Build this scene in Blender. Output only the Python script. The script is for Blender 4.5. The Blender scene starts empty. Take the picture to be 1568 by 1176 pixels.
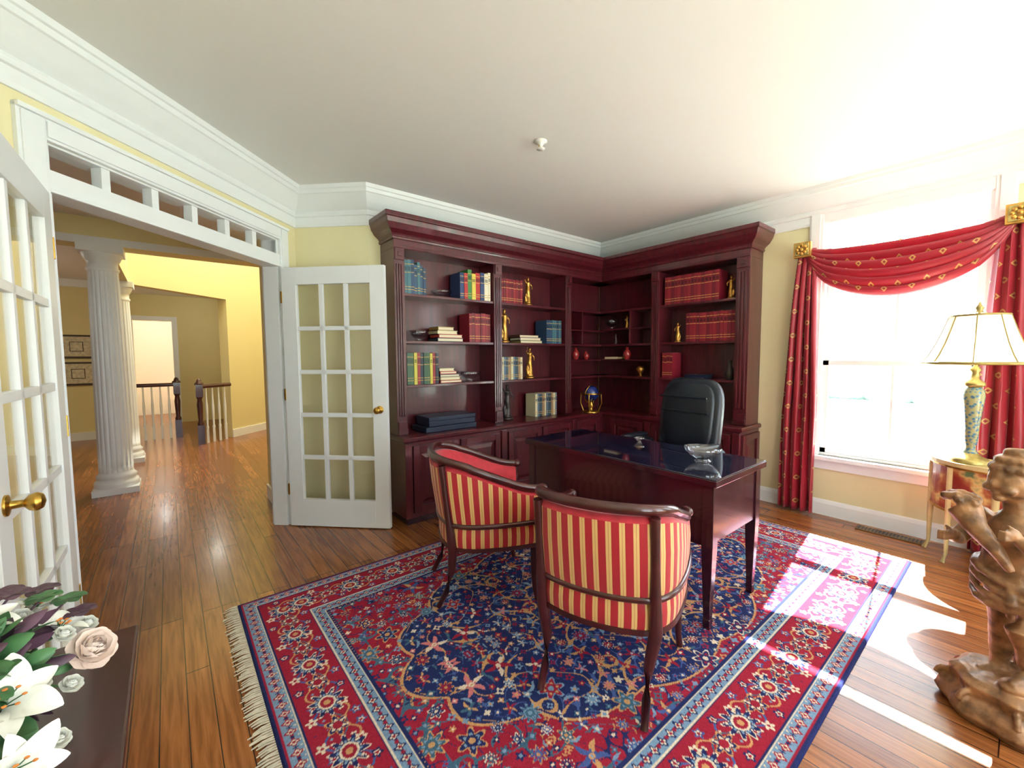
import bpy, bmesh, math, random
import numpy as np
from mathutils import Matrix, Vector
random.seed(4); R=random.Random(7)
scene=bpy.context.scene
pi=math.pi
# ------------------------------------------------------------------ materials
def lin(c):
    return tuple((x/255/12.92 if x/255<=.04045 else ((x/255+.055)/1.055)**2.4) for x in c)
def mat(name,rgb,rough=.5,metal=0.,var=.12,scale=8.,stretch=(1,1,1),coat=0.,bump=0.,emis=None,spec=.5,sheen=0.):
    m=bpy.data.materials.new(name); m.use_nodes=True; nt=m.node_tree; b=nt.nodes['Principled BSDF']
    c=lin(rgb)
    tc=nt.nodes.new('ShaderNodeTexCoord'); mp=nt.nodes.new('ShaderNodeMapping'); mp.inputs['Scale'].default_value=stretch
    nz=nt.nodes.new('ShaderNodeTexNoise'); nz.inputs['Scale'].default_value=scale; nz.inputs['Detail'].default_value=5
    rp=nt.nodes.new('ShaderNodeValToRGB'); rp.color_ramp.elements[0].position=.3; rp.color_ramp.elements[1].position=.7
    rp.color_ramp.elements[0].color=(*[x*(1-var) for x in c],1); rp.color_ramp.elements[1].color=(*[min(1,x*(1+var)) for x in c],1)
    L=nt.links.new; L(tc.outputs['Object'],mp.inputs[0]); L(mp.outputs[0],nz.inputs['Vector']); L(nz.outputs[0],rp.inputs[0]); L(rp.outputs[0],b.inputs['Base Color'])
    b.inputs['Roughness'].default_value=rough; b.inputs['Metallic'].default_value=metal
    b.inputs['Coat Weight'].default_value=coat; b.inputs['Coat Roughness'].default_value=.08
    b.inputs['Specular IOR Level'].default_value=spec; b.inputs['Sheen Weight'].default_value=sheen
    if bump:
        bp=nt.nodes.new('ShaderNodeBump'); bp.inputs['Strength'].default_value=bump; bp.inputs['Distance'].default_value=.01
        L(nz.outputs[0],bp.inputs['Height']); L(bp.outputs[0],b.inputs['Normal'])
    return m
def N(nt,t,**k):
    n=nt.nodes.new(t)
    for a,v in k.items(): setattr(n,a,v)
    return n
def math_node(nt,op,a,b=None,c=None):
    n=nt.nodes.new('ShaderNodeMath'); n.operation=op
    for i,v in enumerate((a,b,c)):
        if v is None: continue
        if hasattr(v,'is_output'): nt.links.new(v,n.inputs[i])
        else: n.inputs[i].default_value=v
    return n.outputs[0]
def mix(nt,f,a,b):
    n=nt.nodes.new('ShaderNodeMix'); n.data_type='RGBA'
    for i,v in ((0,f),(6,a),(7,b)):
        if hasattr(v,'is_output'): nt.links.new(v,n.inputs[i])
        else: n.inputs[i].default_value=v if i==0 else (*v,1)
    return n.outputs[2]

WALL=mat('wall_paint',(222,211,168),.75,var=.02,scale=2)
WALLF=mat('foyer_paint',(228,214,158),.7,var=.02,scale=2)
CEIL=mat('ceiling_paint',(236,235,232),.85,var=.01,scale=1)
TRIM=mat('white_trim_paint',(236,238,238),.4,var=.01)
CHERRY=mat('cherry_wood',(74,20,28),.3,var=.35,scale=5,stretch=(6,6,.6),coat=.3)
CHERRYD=mat('dark_cherry_wood',(48,12,26),.25,var=.3,scale=5,stretch=(1,6,6),coat=.5)
MAHOG=mat('mahogany_frame',(64,20,20),.28,var=.3,scale=9,coat=.4)
BRASS=mat('brass',(190,150,70),.28,metal=1)
GOLD=mat('gilded_bronze',(190,142,70),.35,metal=.9,var=.3,scale=30)
BRONZE=mat('dark_bronze',(70,62,60),.4,metal=.6)
LEATHER=mat('black_leather',(14,22,34),.36,var=.2,scale=60,bump=.12)
CHROME=mat('grey_metal',(150,165,180),.25,metal=1)
BLACKPL=mat('black_plastic',(20,22,26),.4)
REDV=mat('red_glaze',(150,40,40),.2,coat=.5)
NAVYBOX=mat('navy_leather_box',(22,34,58),.4)
CARVED=mat('carved_giltwood',(140,100,66),.42,metal=.15,var=.6,scale=22,bump=.5)
LAMPB=mat('lamp_gold_trim',(170,150,90),.35,metal=.7,var=.3,scale=30)
SHADEG=mat('shade_gold_braid',(150,130,70),.5,metal=.4)
REDF=mat('red_upholstery',(176,26,42),.7,var=.2,scale=25,sheen=.3)
LEAF=mat('green_leaf',(62,104,62),.45,var=.35,scale=20)
LEAFP=mat('plum_leaf',(84,56,72),.5,var=.3,scale=20)
PETW=mat('white_petal',(240,238,226),.5,var=.05,scale=20)
PETP=mat('peach_petal',(252,230,216),.5,var=.06,scale=14)
STAMEN=mat('orange_stamen',(190,110,40),.6)
PLASTIC=mat('white_plastic',(225,222,215),.4)
VENTM=mat('vent_metal',(120,92,60),.4,metal=.5)
FRAMEB=mat('black_picture_frame',(70,58,44),.4)
PAPER=mat('print_paper',(206,196,168),.8,var=.25,scale=25)
FRINGE=mat('ivory_fringe',(222,210,190),.9,var=.15,scale=60)
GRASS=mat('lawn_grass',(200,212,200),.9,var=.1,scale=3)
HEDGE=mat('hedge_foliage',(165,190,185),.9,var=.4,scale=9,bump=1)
TBL=mat('table_mahogany',(58,18,16),.3,var=.3,scale=4,stretch=(6,1,6),coat=.5)
def glass_mat(name,tint=(1,1,1),fac=.03,rough=.02,k=.5):
    m=bpy.data.materials.new(name); m.use_nodes=True; nt=m.node_tree; nt.nodes.clear()
    o=N(nt,'ShaderNodeOutputMaterial'); mx=N(nt,'ShaderNodeMixShader'); t=N(nt,'ShaderNodeBsdfTransparent'); g=N(nt,'ShaderNodeBsdfGlossy')
    t.inputs[0].default_value=(*tint,1); g.inputs['Roughness'].default_value=rough; lw=N(nt,'ShaderNodeLayerWeight'); lw.inputs[0].default_value=.5
    p=math_node(nt,'POWER',lw.outputs['Facing'],4.); f=math_node(nt,'ADD',math_node(nt,'MULTIPLY',p,k),fac)
    nt.links.new(f,mx.inputs[0]); nt.links.new(t.outputs[0],mx.inputs[1]); nt.links.new(g.outputs[0],mx.inputs[2]); nt.links.new(mx.outputs[0],o.inputs[0])
    return m
PANE=glass_mat('window_glass')
CRYSTAL=glass_mat('cut_crystal',(.93,.95,.97),.16,.08,.6)
def translucent(name,rgb,k=.5):
    m=mat(name,rgb,.8,var=.03,scale=30); nt=m.node_tree; b=nt.nodes['Principled BSDF']; tr=N(nt,'ShaderNodeBsdfTranslucent'); tr.inputs[0].default_value=(*lin(rgb),1)
    mx=N(nt,'ShaderNodeMixShader'); mx.inputs[0].default_value=k; out=nt.nodes['Material Output']; nt.links.new(b.outputs[0],mx.inputs[1]); nt.links.new(tr.outputs[0],mx.inputs[2]); nt.links.new(mx.outputs[0],out.inputs[0]); return m
SHADE=translucent('lamp_shade_silk',(248,242,222))
def floor_mat():
    m=bpy.data.materials.new('oak_plank_floor'); m.use_nodes=True; nt=m.node_tree; b=nt.nodes['Principled BSDF']; L=nt.links.new
    tc=N(nt,'ShaderNodeTexCoord'); sp=N(nt,'ShaderNodeSeparateXYZ'); L(tc.outputs['Object'],sp.inputs[0])
    cb=N(nt,'ShaderNodeCombineXYZ'); L(sp.outputs[1],cb.inputs[0]); L(sp.outputs[0],cb.inputs[1])
    br=N(nt,'ShaderNodeTexBrick'); L(cb.outputs[0],br.inputs['Vector']); br.offset=.37; br.offset_frequency=3
    br.inputs['Scale'].default_value=1; br.inputs['Brick Width'].default_value=1.35; br.inputs['Row Height'].default_value=.083
    br.inputs['Mortar Size'].default_value=.0022; br.inputs['Mortar Smooth'].default_value=.3
    br.inputs['Color1'].default_value=(*lin((162,100,54)),1); br.inputs['Color2'].default_value=(*lin((124,70,36)),1); br.inputs['Mortar'].default_value=(*lin((52,26,14)),1)
    mp=N(nt,'ShaderNodeMapping'); mp.inputs['Scale'].default_value=(40,2.2,1); L(tc.outputs['Object'],mp.inputs[0])
    nz=N(nt,'ShaderNodeTexNoise'); nz.inputs['Scale'].default_value=1.5; nz.inputs['Detail'].default_value=6; nz.inputs['Distortion'].default_value=.6; L(mp.outputs[0],nz.inputs[0])
    rp=N(nt,'ShaderNodeValToRGB'); rp.color_ramp.elements[0].position=.35; rp.color_ramp.elements[0].color=(.62,.55,.5,1); rp.color_ramp.elements[1].position=.65; rp.color_ramp.elements[1].color=(1.1,1.1,1.05,1); L(nz.outputs[0],rp.inputs[0])
    mm=N(nt,'ShaderNodeMix',data_type='RGBA',blend_type='MULTIPLY'); mm.inputs[0].default_value=1; L(br.outputs[0],mm.inputs[6]); L(rp.outputs[0],mm.inputs[7]); L(mm.outputs[2],b.inputs['Base Color'])
    b.inputs['Roughness'].default_value=.26; b.inputs['Coat Weight'].default_value=.15; b.inputs['Coat Roughness'].default_value=.12
    bp=N(nt,'ShaderNodeBump'); bp.inputs['Strength'].default_value=.25; bp.inputs['Distance'].default_value=.003; inv=math_node(nt,'SUBTRACT',1.,br.outputs[1]); L(inv,bp.inputs['Height']); L(bp.outputs[0],b.inputs['Normal'])
    return m
FLOOR=floor_mat()
def stripe_mat():
    m=bpy.data.materials.new('red_gold_stripe_silk'); m.use_nodes=True; nt=m.node_tree; b=nt.nodes['Principled BSDF']; L=nt.links.new
    uv=N(nt,'ShaderNodeUVMap'); sp=N(nt,'ShaderNodeSeparateXYZ'); L(uv.outputs[0],sp.inputs[0])
    f=math_node(nt,'FRACT',math_node(nt,'DIVIDE',sp.outputs[0],.047))
    s1=math_node(nt,'GREATER_THAN',f,.58); s2=math_node(nt,'COMPARE',f,.79,.02)
    c=mix(nt,s1,lin((168,22,36)),lin((216,176,110))); c=mix(nt,s2,c,lin((190,118,74)))
    L(c,b.inputs['Base Color']); b.inputs['Roughness'].default_value=.5; b.inputs['Sheen Weight'].default_value=.2
    return m
STRIPE=stripe_mat()
def drape_mat():
    m=bpy.data.materials.new('red_silk_drape'); m.use_nodes=True; nt=m.node_tree; b=nt.nodes['Principled BSDF']; L=nt.links.new
    uv=N(nt,'ShaderNodeUVMap'); sp=N(nt,'ShaderNodeSeparateXYZ'); L(uv.outputs[0],sp.inputs[0])
    def cell(o,s,sh): return math_node(nt,'SUBTRACT',math_node(nt,'FRACT',math_node(nt,'ADD',math_node(nt,'DIVIDE',o,s),sh)),.5)
    base=lin((158,22,42)); c=mix(nt,0.,base,base)
    for sh in ((0,0),(.5,.5)):
        a=math_node(nt,'MULTIPLY',cell(sp.outputs[0],.17,sh[0]),.17); d=math_node(nt,'MULTIPLY',cell(sp.outputs[1],.2,sh[1]),.2)
        r=math_node(nt,'ADD',math_node(nt,'ABSOLUTE',a),math_node(nt,'ABSOLUTE',d))
        k=math_node(nt,'LESS_THAN',r,.022); k2=math_node(nt,'LESS_THAN',r,.010)
        c=mix(nt,k,c,lin((190,146,84))); c=mix(nt,k2,c,lin((140,36,40)))
    L(c,b.inputs['Base Color']); b.inputs['Roughness'].default_value=.42; b.inputs['Sheen Weight'].default_value=.2
    tr=N(nt,'ShaderNodeBsdfTranslucent'); L(c,tr.inputs[0]); mx=N(nt,'ShaderNodeMixShader'); mx.inputs[0].default_value=.22
    out=nt.nodes['Material Output']; L(b.outputs[0],mx.inputs[1]); L(tr.outputs[0],mx.inputs[2]); L(mx.outputs[0],out.inputs[0])
    return m
DRAPE=drape_mat()
def attr_mat(name,rough=.6,spec=.4,bumpscale=None):
    m=bpy.data.materials.new(name); m.use_nodes=True; nt=m.node_tree; b=nt.nodes['Principled BSDF']
    a=N(nt,'ShaderNodeAttribute',attribute_name='Col'); nt.links.new(a.outputs[0],b.inputs['Base Color']); b.inputs['Roughness'].default_value=rough; b.inputs['Specular IOR Level'].default_value=spec
    if bumpscale:
        nz=N(nt,'ShaderNodeTexNoise'); nz.inputs['Scale'].default_value=bumpscale; tc=N(nt,'ShaderNodeTexCoord'); nt.links.new(tc.outputs['Object'],nz.inputs[0])
        bp=N(nt,'ShaderNodeBump'); bp.inputs['Strength'].default_value=.5; bp.inputs['Distance'].default_value=.004; nt.links.new(nz.outputs[0],bp.inputs['Height']); nt.links.new(bp.outputs[0],b.inputs['Normal'])
    return m
BOOKM=attr_mat('book_bindings',.45)
RUGM=attr_mat('wool_rug',.95,.1,400)
def mosaic():
    m=bpy.data.materials.new('mosaic_porcelain'); m.use_nodes=True; nt=m.node_tree; b=nt.nodes['Principled BSDF']; L=nt.links.new
    tc=N(nt,'ShaderNodeTexCoord'); v=N(nt,'ShaderNodeTexVoronoi'); v.inputs['Scale'].default_value=55; L(tc.outputs['Object'],v.inputs[0])
    rp=N(nt,'ShaderNodeValToRGB'); e=rp.color_ramp.elements; e[0].position=.25; e[0].color=(*lin((60,104,130)),1); e[1].position=.6; e[1].color=(*lin((150,146,104)),1)
    L(v.outputs['Distance'],rp.inputs[0]); L(rp.outputs[0],b.inputs['Base Color']); b.inputs['Roughness'].default_value=.25; return m
MOSAIC=mosaic()
def painted():
    m=bpy.data.materials.new('painted_furniture'); m.use_nodes=True; nt=m.node_tree; b=nt.nodes['Principled BSDF']; L=nt.links.new
    tc=N(nt,'ShaderNodeTexCoord'); v=N(nt,'ShaderNodeTexNoise'); v.inputs['Scale'].default_value=9; v.inputs['Detail'].default_value=3; L(tc.outputs['Object'],v.inputs[0])
    rp=N(nt,'ShaderNodeValToRGB'); e=rp.color_ramp.elements; e[0].position=.45; e[0].color=(*lin((128,40,30)),1); e[1].position=.64; e[1].color=(*lin((196,160,96)),1)
    x=e.new(.55); x.color=(*lin((150,80,44)),1); x=e.new(.72); x.color=(*lin((90,110,70)),1)
    L(v.outputs[0],rp.inputs[0]); L(rp.outputs[0],b.inputs['Base Color']); b.inputs['Roughness'].default_value=.35; return m
PAINTED=painted()
CREAMG=mat('cream_gold_paint',(190,168,116),.4,var=.15,scale=14)
# ------------------------------------------------------------------ mesh builder
class MB:
    def __init__(s): s.V=[];s.F=[];s.M=[];s.S=[];s.UV=[];s.C=[];s.mats=[];s.T=Matrix()
    def add(s,vs,fs,m,smooth=False,uv=None,col=None):
        if m not in s.mats: s.mats.append(m)
        k=s.mats.index(m); o=len(s.V)
        for v in vs: s.V.append(tuple(s.T@Vector(v)))
        for f in fs:
            s.F.append([o+i for i in f]); s.M.append(k); s.S.append(smooth); s.C.append(col or (1,1,1))
            s.UV.append([uv[i] for i in f] if uv else [(0,0)]*len(f))
    def box(s,x0,x1,y0,y1,z0,z1,m,col=None):
        s.add([(x0,y0,z0),(x1,y0,z0),(x1,y1,z0),(x0,y1,z0),(x0,y0,z1),(x1,y0,z1),(x1,y1,z1),(x0,y1,z1)],
              [(3,2,1,0),(4,5,6,7),(0,1,5,4),(1,2,6,5),(2,3,7,6),(3,0,4,7)],m,col=col)
    def prism(s,poly,z0,z1,m,smooth=False):
        n=len(poly); s.add([(x,y,z0) for x,y in poly]+[(x,y,z1) for x,y in poly],[list(range(n))[::-1],list(range(n,2*n))]+[(i,(i+1)%n,n+(i+1)%n,n+i) for i in range(n)],m,smooth)
    def loft(s,rings,m,smooth=True,caps=True,uvf=None,closed=True,loop=False,col=None):
        n=len(rings[0]); vs=[p for r in rings for p in r]; fs=[]; K=len(rings)
        for i in range(K if loop else K-1):
            j2=(i+1)%K
            for j in range(n if closed else n-1): fs.append((i*n+j,i*n+(j+1)%n,j2*n+(j+1)%n,j2*n+j))
        uv=[uvf(i,j) for i in range(K) for j in range(n)] if uvf else None
        s.add(vs,fs,m,smooth,uv,col)
        if caps and closed and not loop: s.add(rings[0],[list(range(n))[::-1]],m,False,col=col); s.add(rings[-1],[list(range(n))],m,False,col=col)
    def lathe(s,prof,o,m,seg=24,smooth=True,mod=None):
        rings=[[(o[0]+r*(mod(a,z) if mod else 1)*math.cos(a),o[1]+r*(mod(a,z) if mod else 1)*math.sin(a),o[2]+z) for a in [2*pi*k/seg for k in range(seg)]] for r,z in prof]
        s.loft(rings,m,smooth)
    def tube(s,pts,rad,m,n=8,sq=1.,smooth=True,loop=False,up=(0,0,1)):
        pts=[Vector(p) for p in pts]; K=len(pts); rings=[]
        if not hasattr(rad,'__len__'): rad=[rad]*K
        for i,p in enumerate(pts):
            if loop: t=pts[(i+1)%K]-pts[i-1]
            else: t=pts[min(i+1,K-1)]-pts[max(i-1,0)]
            t.normalize(); u=Vector(up)
            if abs(t.dot(u))>.97: u=Vector((1,0,0))
            a=t.cross(u).normalized(); b=a.cross(t).normalized()
            rings.append([tuple(p+(a*math.cos(2*pi*k/n+pi/n)+b*math.sin(2*pi*k/n+pi/n)*sq)*rad[i]) for k in range(n)])
        s.loft(rings,m,smooth,loop=loop)
    def sheet(s,f,nu,nv,m,uvf=None,smooth=True):
        vs=[f(i/nu,j/nv) for i in range(nu+1) for j in range(nv+1)]
        fs=[(i*(nv+1)+j,(i+1)*(nv+1)+j,(i+1)*(nv+1)+j+1,i*(nv+1)+j+1) for i in range(nu) for j in range(nv)]
        uv=[uvf(i/nu,j/nv) for i in range(nu+1) for j in range(nv+1)] if uvf else None
        s.add(vs,fs,m,smooth,uv)
    def ell(s,c,r,m,e=1.,nu=16,nv=10,rot=None):
        def sg(x,p): return math.copysign(abs(x)**p,x)
        rings=[]
        for j in range(nv+1):
            ph=-pi/2+pi*j/nv; ph=max(-pi/2+.02,min(pi/2-.02,ph)); rg=[]
            for i in range(nu):
                a=2*pi*i/nu; v=Vector((r[0]*sg(math.cos(ph),e)*sg(math.cos(a),e),r[1]*sg(math.cos(ph),e)*sg(math.sin(a),e),r[2]*sg(math.sin(ph),e)))
                if rot: v=rot@v
                rg.append((c[0]+v.x,c[1]+v.y,c[2]+v.z))
            rings.append(rg)
        s.loft(rings,m,True)
    def build(s,name,bevel=0,parent=None,subsurf=0,solid=0,remesh=0,disp=0,loc=None,rotz=None,recalc=True):
        me=bpy.data.meshes.new(name); me.from_pydata(s.V,[],s.F)
        for m in s.mats: me.materials.append(m)
        me.polygons.foreach_set('material_index',s.M); me.polygons.foreach_set('use_smooth',s.S)
        uvl=me.uv_layers.new(name='UVMap'); uvl.data.foreach_set('uv',[c for f in s.UV for p in f for c in p])
        ca=me.color_attributes.new('Col','FLOAT_COLOR','CORNER'); ca.data.foreach_set('color',[c for f,cl in zip(s.F,s.C) for _ in f for c in (*cl,1)])
        if recalc:
            bm=bmesh.new(); bm.from_mesh(me); bmesh.ops.recalc_face_normals(bm,faces=bm.faces); bm.to_mesh(me); bm.free()
        me.update(); o=bpy.data.objects.new(name,me); scene.collection.objects.link(o)
        if solid: k=o.modifiers.new('s','SOLIDIFY'); k.thickness=solid
        if remesh:
            k=o.modifiers.new('r','REMESH'); k.mode='VOXEL'; k.voxel_size=remesh; k.use_smooth_shade=True
            k=o.modifiers.new('sm','SMOOTH'); k.iterations=2
            if disp:
                tx=bpy.data.textures.new('carve','CLOUDS'); tx.noise_scale=.03; k=o.modifiers.new('d','DISPLACE'); k.texture=tx; k.strength=disp
        if bevel: k=o.modifiers.new('b','BEVEL'); k.width=bevel; k.segments=2; k.limit_method='ANGLE'; k.angle_limit=.7
        if parent: o.parent=parent
        if loc: o.location=loc
        if rotz is not None: o.rotation_euler=(0,0,rotz)
        return o
def sweep(mb,path,prof,m,closed=False,smooth=False):
    """profile = [(offset to left of travel, z)] as a closed ring"""
    P=[Vector(p) for p in path]; n=len(P); rings=[]
    for i in range(n):
        if closed or 0<i<n-1:
            d0=(P[i]-P[i-1]).normalized(); d1=(P[(i+1)%n]-P[i]).normalized()
        else:
            d0=d1=(P[1]-P[0]).normalized() if i==0 else (P[-1]-P[-2]).normalized()
        n0=Vector((-d0.y,d0.x)); n1=Vector((-d1.y,d1.x)); k=(n0+n1); k=k/(1+n0.dot(n1))
        rings.append([(P[i].x+k.x*o,P[i].y+k.y*o,z) for o,z in prof])
    mb.loft(rings,m,smooth,loop=closed)
def frame(o,u,v):
    return Matrix(((u[0],v[0],0,o[0]),(u[1],v[1],0,o[1]),(0,0,1,o[2] if len(o)>2 else 0),(0,0,0,1)))
def wall(name,T,L,z0,z1,th,ops,m):
    b=MB(); b.T=T; xs=sorted({0,L,*[o[0] for o in ops],*[o[1] for o in ops]})
    for a,c in zip(xs,xs[1:]):
        zz=[(o[2],o[3]) for o in ops if o[0]<=a+1e-6 and o[1]>=c-1e-6]
        cur=z0
        for p,q in sorted(zz):
            if p>cur: b.box(a,c,-th,0,cur,p,m)
            cur=q
        if cur<z1: b.box(a,c,-th,0,cur,z1,m)
    return b.build(name)
CZ=2.68; r2=math.sqrt(.5)
XE=4.2; YN=3.42; W1=(.86,3.86); W2=(1.30,3.42); D0=(-1.3,1.70)
# ------------------------------------------------------------------ shell
b=MB(); b.box(-6.2,XE+.15,-2,13.4,-.1,0,FLOOR); b.build('floor')
b=MB(); b.box(-6.2,XE+.15,-2,5.9,CZ,CZ+.12,CEIL); b.build('ceiling')
TE=frame((XE,-1.8),(0,1),(-1,0))
WY0,WY1,WZ0,WZ1=.18,1.10,.50,2.50
wall('wall_east',TE,YN+1.8+.15,0,CZ,.15,[(WY0+1.8,WY1+1.8,WZ0,WZ1),(.3,1.2,WZ0,WZ1)],WALL)
TN=frame((XE,YN),(-1,0),(0,-1)); wall('wall_north',TN,XE-W2[0],0,CZ,.15,[],WALL)
TSH=frame(W2,(-r2,r2),(-r2,-r2)); wall('wall_short_angle',TSH,.622,0,CZ,.12,[],WALL)
TD=frame(W1,(-r2,-r2),(r2,-r2)); U0,U1=.226,1.725
wall('wall_northwest',TD,3.055,0,CZ,.12,[(U0,U1,0,2.25)],WALL)
TW=frame(D0,(0,-1),(1,0)); wall('wall_west',TW,3.5,0,CZ,.12,[],WALL)
TS=frame((-1.3,-1.8),(1,0),(0,1)); wall('wall_south',TS,5.5,0,CZ,.15,[(1.2,2.5,.4,2.45),(3.2,4.5,.4,2.45)],WALL)
loop=[(XE,-1.8),(XE,YN),W2,W1,D0,(-1.3,-1.8)]
b=MB()
sweep(b,loop,[(0,2.40),(.012,2.40),(.018,2.42),(.018,2.475),(.03,2.48),(.035,2.50),(.03,2.515),(.045,2.53),(.075,2.565),(.10,2.60),(.115,2.62),(.125,2.625),(.13,2.65),(.14,2.655),(.15,2.68),(0,2.68)],TRIM,closed=True)
b.build('trim_crown')
bp=[(0,0),(.018,0),(.018,.10),(.012,.12),(.006,.13),(0,.13)]
b=MB(); sweep(b,[(XE,-1.8),(XE,1.53)],bp,TRIM); b.build('baseboard_east')
b=MB(); sweep(b,[(W1[0]-.01*r2,W1[1]-.01*r2),(W1[0]-.12*r2,W1[1]-.12*r2)],bp,TRIM); b.build('baseboard_northwest')
b=MB(); sweep(b,[(-1.3,1.7),(-1.3,-1.8)],bp,TRIM); b.build('baseboard_west')
b=MB(); sweep(b,[W2,(W1[0]+.01,W1[1]-.01)],bp,TRIM); b.build('baseboard_short_angle')
# door casing + transom
b=MB(); b.T=TD
for a,c in ((U0-.10,U0),(U1,U1+.10)):
    b.box(a,c,0,.022,0,2.35,TRIM); b.box(a+.012,c-.012,.022,.03,0,2.33,TRIM); b.box(a,c,-.142,-.12,0,2.35,TRIM)
b.box(U0,U1,0,.022,2.25,2.35,TRIM); b.box(U0-.1,U1+.1,0,.035,2.335,2.355,TRIM); b.box(U0,U1,.022,.03,2.262,2.325,TRIM)
b.box(U0,U0+.02,-.12,.0,0,2.25,TRIM); b.box(U1-.02,U1,-.12,.0,0,2.25,TRIM); b.box(U0,U1,-.12,0,2.24,2.25,TRIM)
b.box(U0,U1,-.11,.012,2.04,2.135,TRIM); b.box(U0,U1,.012,.022,2.04,2.055,TRIM)
nP=6
for i in range(nP+1):
    c=U0+(U1-U0)*i/nP; b.box(max(U0,c-.02),min(U1,c+.02),-.06,-.004,2.135,2.24,TRIM)
b.box(U0,U1,-.047,-.043,2.135,2.24,PANE)
b.build('trim_door_casing',bevel=.003)
# french doors
def french(name,o,d,w):
    d=Vector(d).normalized(); T=frame((o[0],o[1],.008),(d.x,d.y),(-d.y,d.x)); b=MB(); b.T=T; t=.018; H=2.02
    b.box(0,.115,-t,t,0,H,TRIM); b.box(w-.115,w,-t,t,0,H,TRIM); b.box(.115,w-.115,-t,t,0,.215,TRIM); b.box(.115,w-.115,-t,t,H-.13,H,TRIM)
    gx0,gx1,gz0,gz1=.115,w-.115,.215,H-.13
    for i in range(1,3): c=gx0+(gx1-gx0)*i/3; b.box(c-.016,c+.016,-.012,.012,gz0,gz1,TRIM)
    for i in range(1,5): c=gz0+(gz1-gz0)*i/5; b.box(gx0,gx1,-.012,.012,c-.016,c+.016,TRIM)
    b.box(gx0,gx1,-.002,.002,gz0,gz1,PANE)
    for sgn in (1,-1):
        c=w-.06
        pr=[(.03,0),(.03,.006),(.012,.010),(.010,.035),(.022,.045),(.027,.06),(.020,.072),(.004,.077)]
        rings=[[(c+r*math.cos(a),sgn*(t+z),.93+r*math.sin(a)) for a in [2*pi*k/16 for k in range(16)]] for r,z in pr]; b.loft(rings,BRASS)
    for z in (.25,1.0,1.75): b.box(-.008,.004,-t-.004,t+.004,z,z+.09,BRASS)
    b.build(name,bevel=.003)
french('door_1',(.715,3.665),(1.29-.715,3.09-3.665),.82)
french('door_2',(-.365,2.60),(-.02,-1),.90)
# window
def window(name,y0,y1):
    b=MB(); b.T=TE; u0,u1=y0+1.8,y1+1.8; z0,z1=WZ0,WZ1
    b.box(u0-.095,u0,0,.022,z0-.02,z1+.0,TRIM); b.box(u1,u1+.095,0,.022,z0-.02,z1,TRIM)
    b.box(u0-.095+.012,u0-.02,.022,.03,z0,z1,TRIM); b.box(u1+.02,u1+.083,.022,.03,z0,z1,TRIM)
    b.box(u0-.095,u1+.095,0,.025,z1-.005,z1+.0,TRIM)
    b.box(u0-.13,u1+.13,-.02,.06,z0-.03,z0,TRIM); b.box(u0-.095,u1+.095,0,.02,z0-.11,z0-.03,TRIM)
    for a,c in ((u0,u0+.02),(u1-.02,u1)): b.box(a,c,-.15,0,z0,z1,TRIM)
    b.box(u0,u1,-.15,0,z1-.02,z1,TRIM); b.box(u0,u1,-.15,-.02,z0,z0+.02,TRIM)
    zm=1.27
    for (p,q,v) in ((z0+.02,zm+.02,-.07),(zm-.02,z1-.02,-.11)):
        b.box(u0+.02,u0+.06,v,v+.035,p,q,TRIM); b.box(u1-.06,u1-.02,v,v+.035,p,q,TRIM)
        b.box(u0+.02,u1-.02,v,v+.035,p,p+.04,TRIM); b.box(u0+.02,u1-.02,v,v+.035,q-.04,q,TRIM)
        m=(u0+u1)/2; b.box(m-.008,m+.008,v+.008,v+.027,p,q,TRIM)
        b.box(u0+.04,u1-.04,v+.016,v+.019,p+.02,q-.02,PANE)
    b.build(name,bevel=.003)
window('window_1',WY0,WY1); window('fill_window_east',-1.5,-.6)  # the second one is unseen, added for extra fill daylight
b=MB(); b.T=TS
for u0,u1 in ((1.2,2.5),(3.2,4.5)):
    z0,z1=.4,2.45
    b.box(u0-.09,u0,0,.022,z0,z1+.09,TRIM); b.box(u1,u1+.09,0,.022,z0,z1+.09,TRIM); b.box(u0-.09,u1+.09,0,.03,z1,z1+.09,TRIM); b.box(u0-.12,u1+.12,0,.05,z0-.03,z0,TRIM)
    b.box(u0,u1,-.08,-.04,1.40,1.45,TRIM); b.box((u0+u1)/2-.02,(u0+u1)/2+.02,-.08,-.04,z0,z1,TRIM)
b.build('fill_windows_south')  # unseen south windows, added to let fill daylight into the room
# ------------------------------------------------------------------ foyer
b=MB(); b.box(.70,.92,4.02,4.56,0,CZ,WALLF); b.box(.92,3.2,4.42,4.56,0,CZ,WALLF); b.build('wall_foyer_south')
b=MB(); b.box(.684,.70,4.04,4.56,0,.13,TRIM); b.box(.684,.92,4.56,4.576,0,.13,TRIM); b.build('baseboard_foyer_south')
b=MB(); b.box(-6,3.2,5.68,5.92,2.43,CZ,WALLF); b.box(-6,3.2,5.72,5.88,CZ+.12,5.4,WALLF)
for y in (5.665,5.92): b.box(-6,3.2,y,y+.015,2.43,2.50,TRIM)
b.build('wall_foyer_header')
b=MB(); b.box(-.58,-.34,5.92,7.5,2.31,5.4,WALLF); b.build('wall_foyer_beam')
A=Vector((.80,8.47)); C2=Vector((-.46,7.33)); B2=Vector((2.98,10.45)); dd=(A-C2).normalized(); nn=(dd.y,-dd.x)
wall('wall_foyer_lintel',frame(C2,dd,nn),(A-C2).length,2.31,5.4,.16,[],WALLF)
d2=(B2-A).normalized(); n2=(d2.y,-d2.x); wall('wall_foyer_angle',frame(A,d2,n2),(B2-A).length,0,5.4,.16,[],WALLF)
b=MB(); b.T=frame(A,d2,n2); b.box(0,2.8,0,.016,0,.13,TRIM); b.build('baseboard_foyer')
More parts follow.
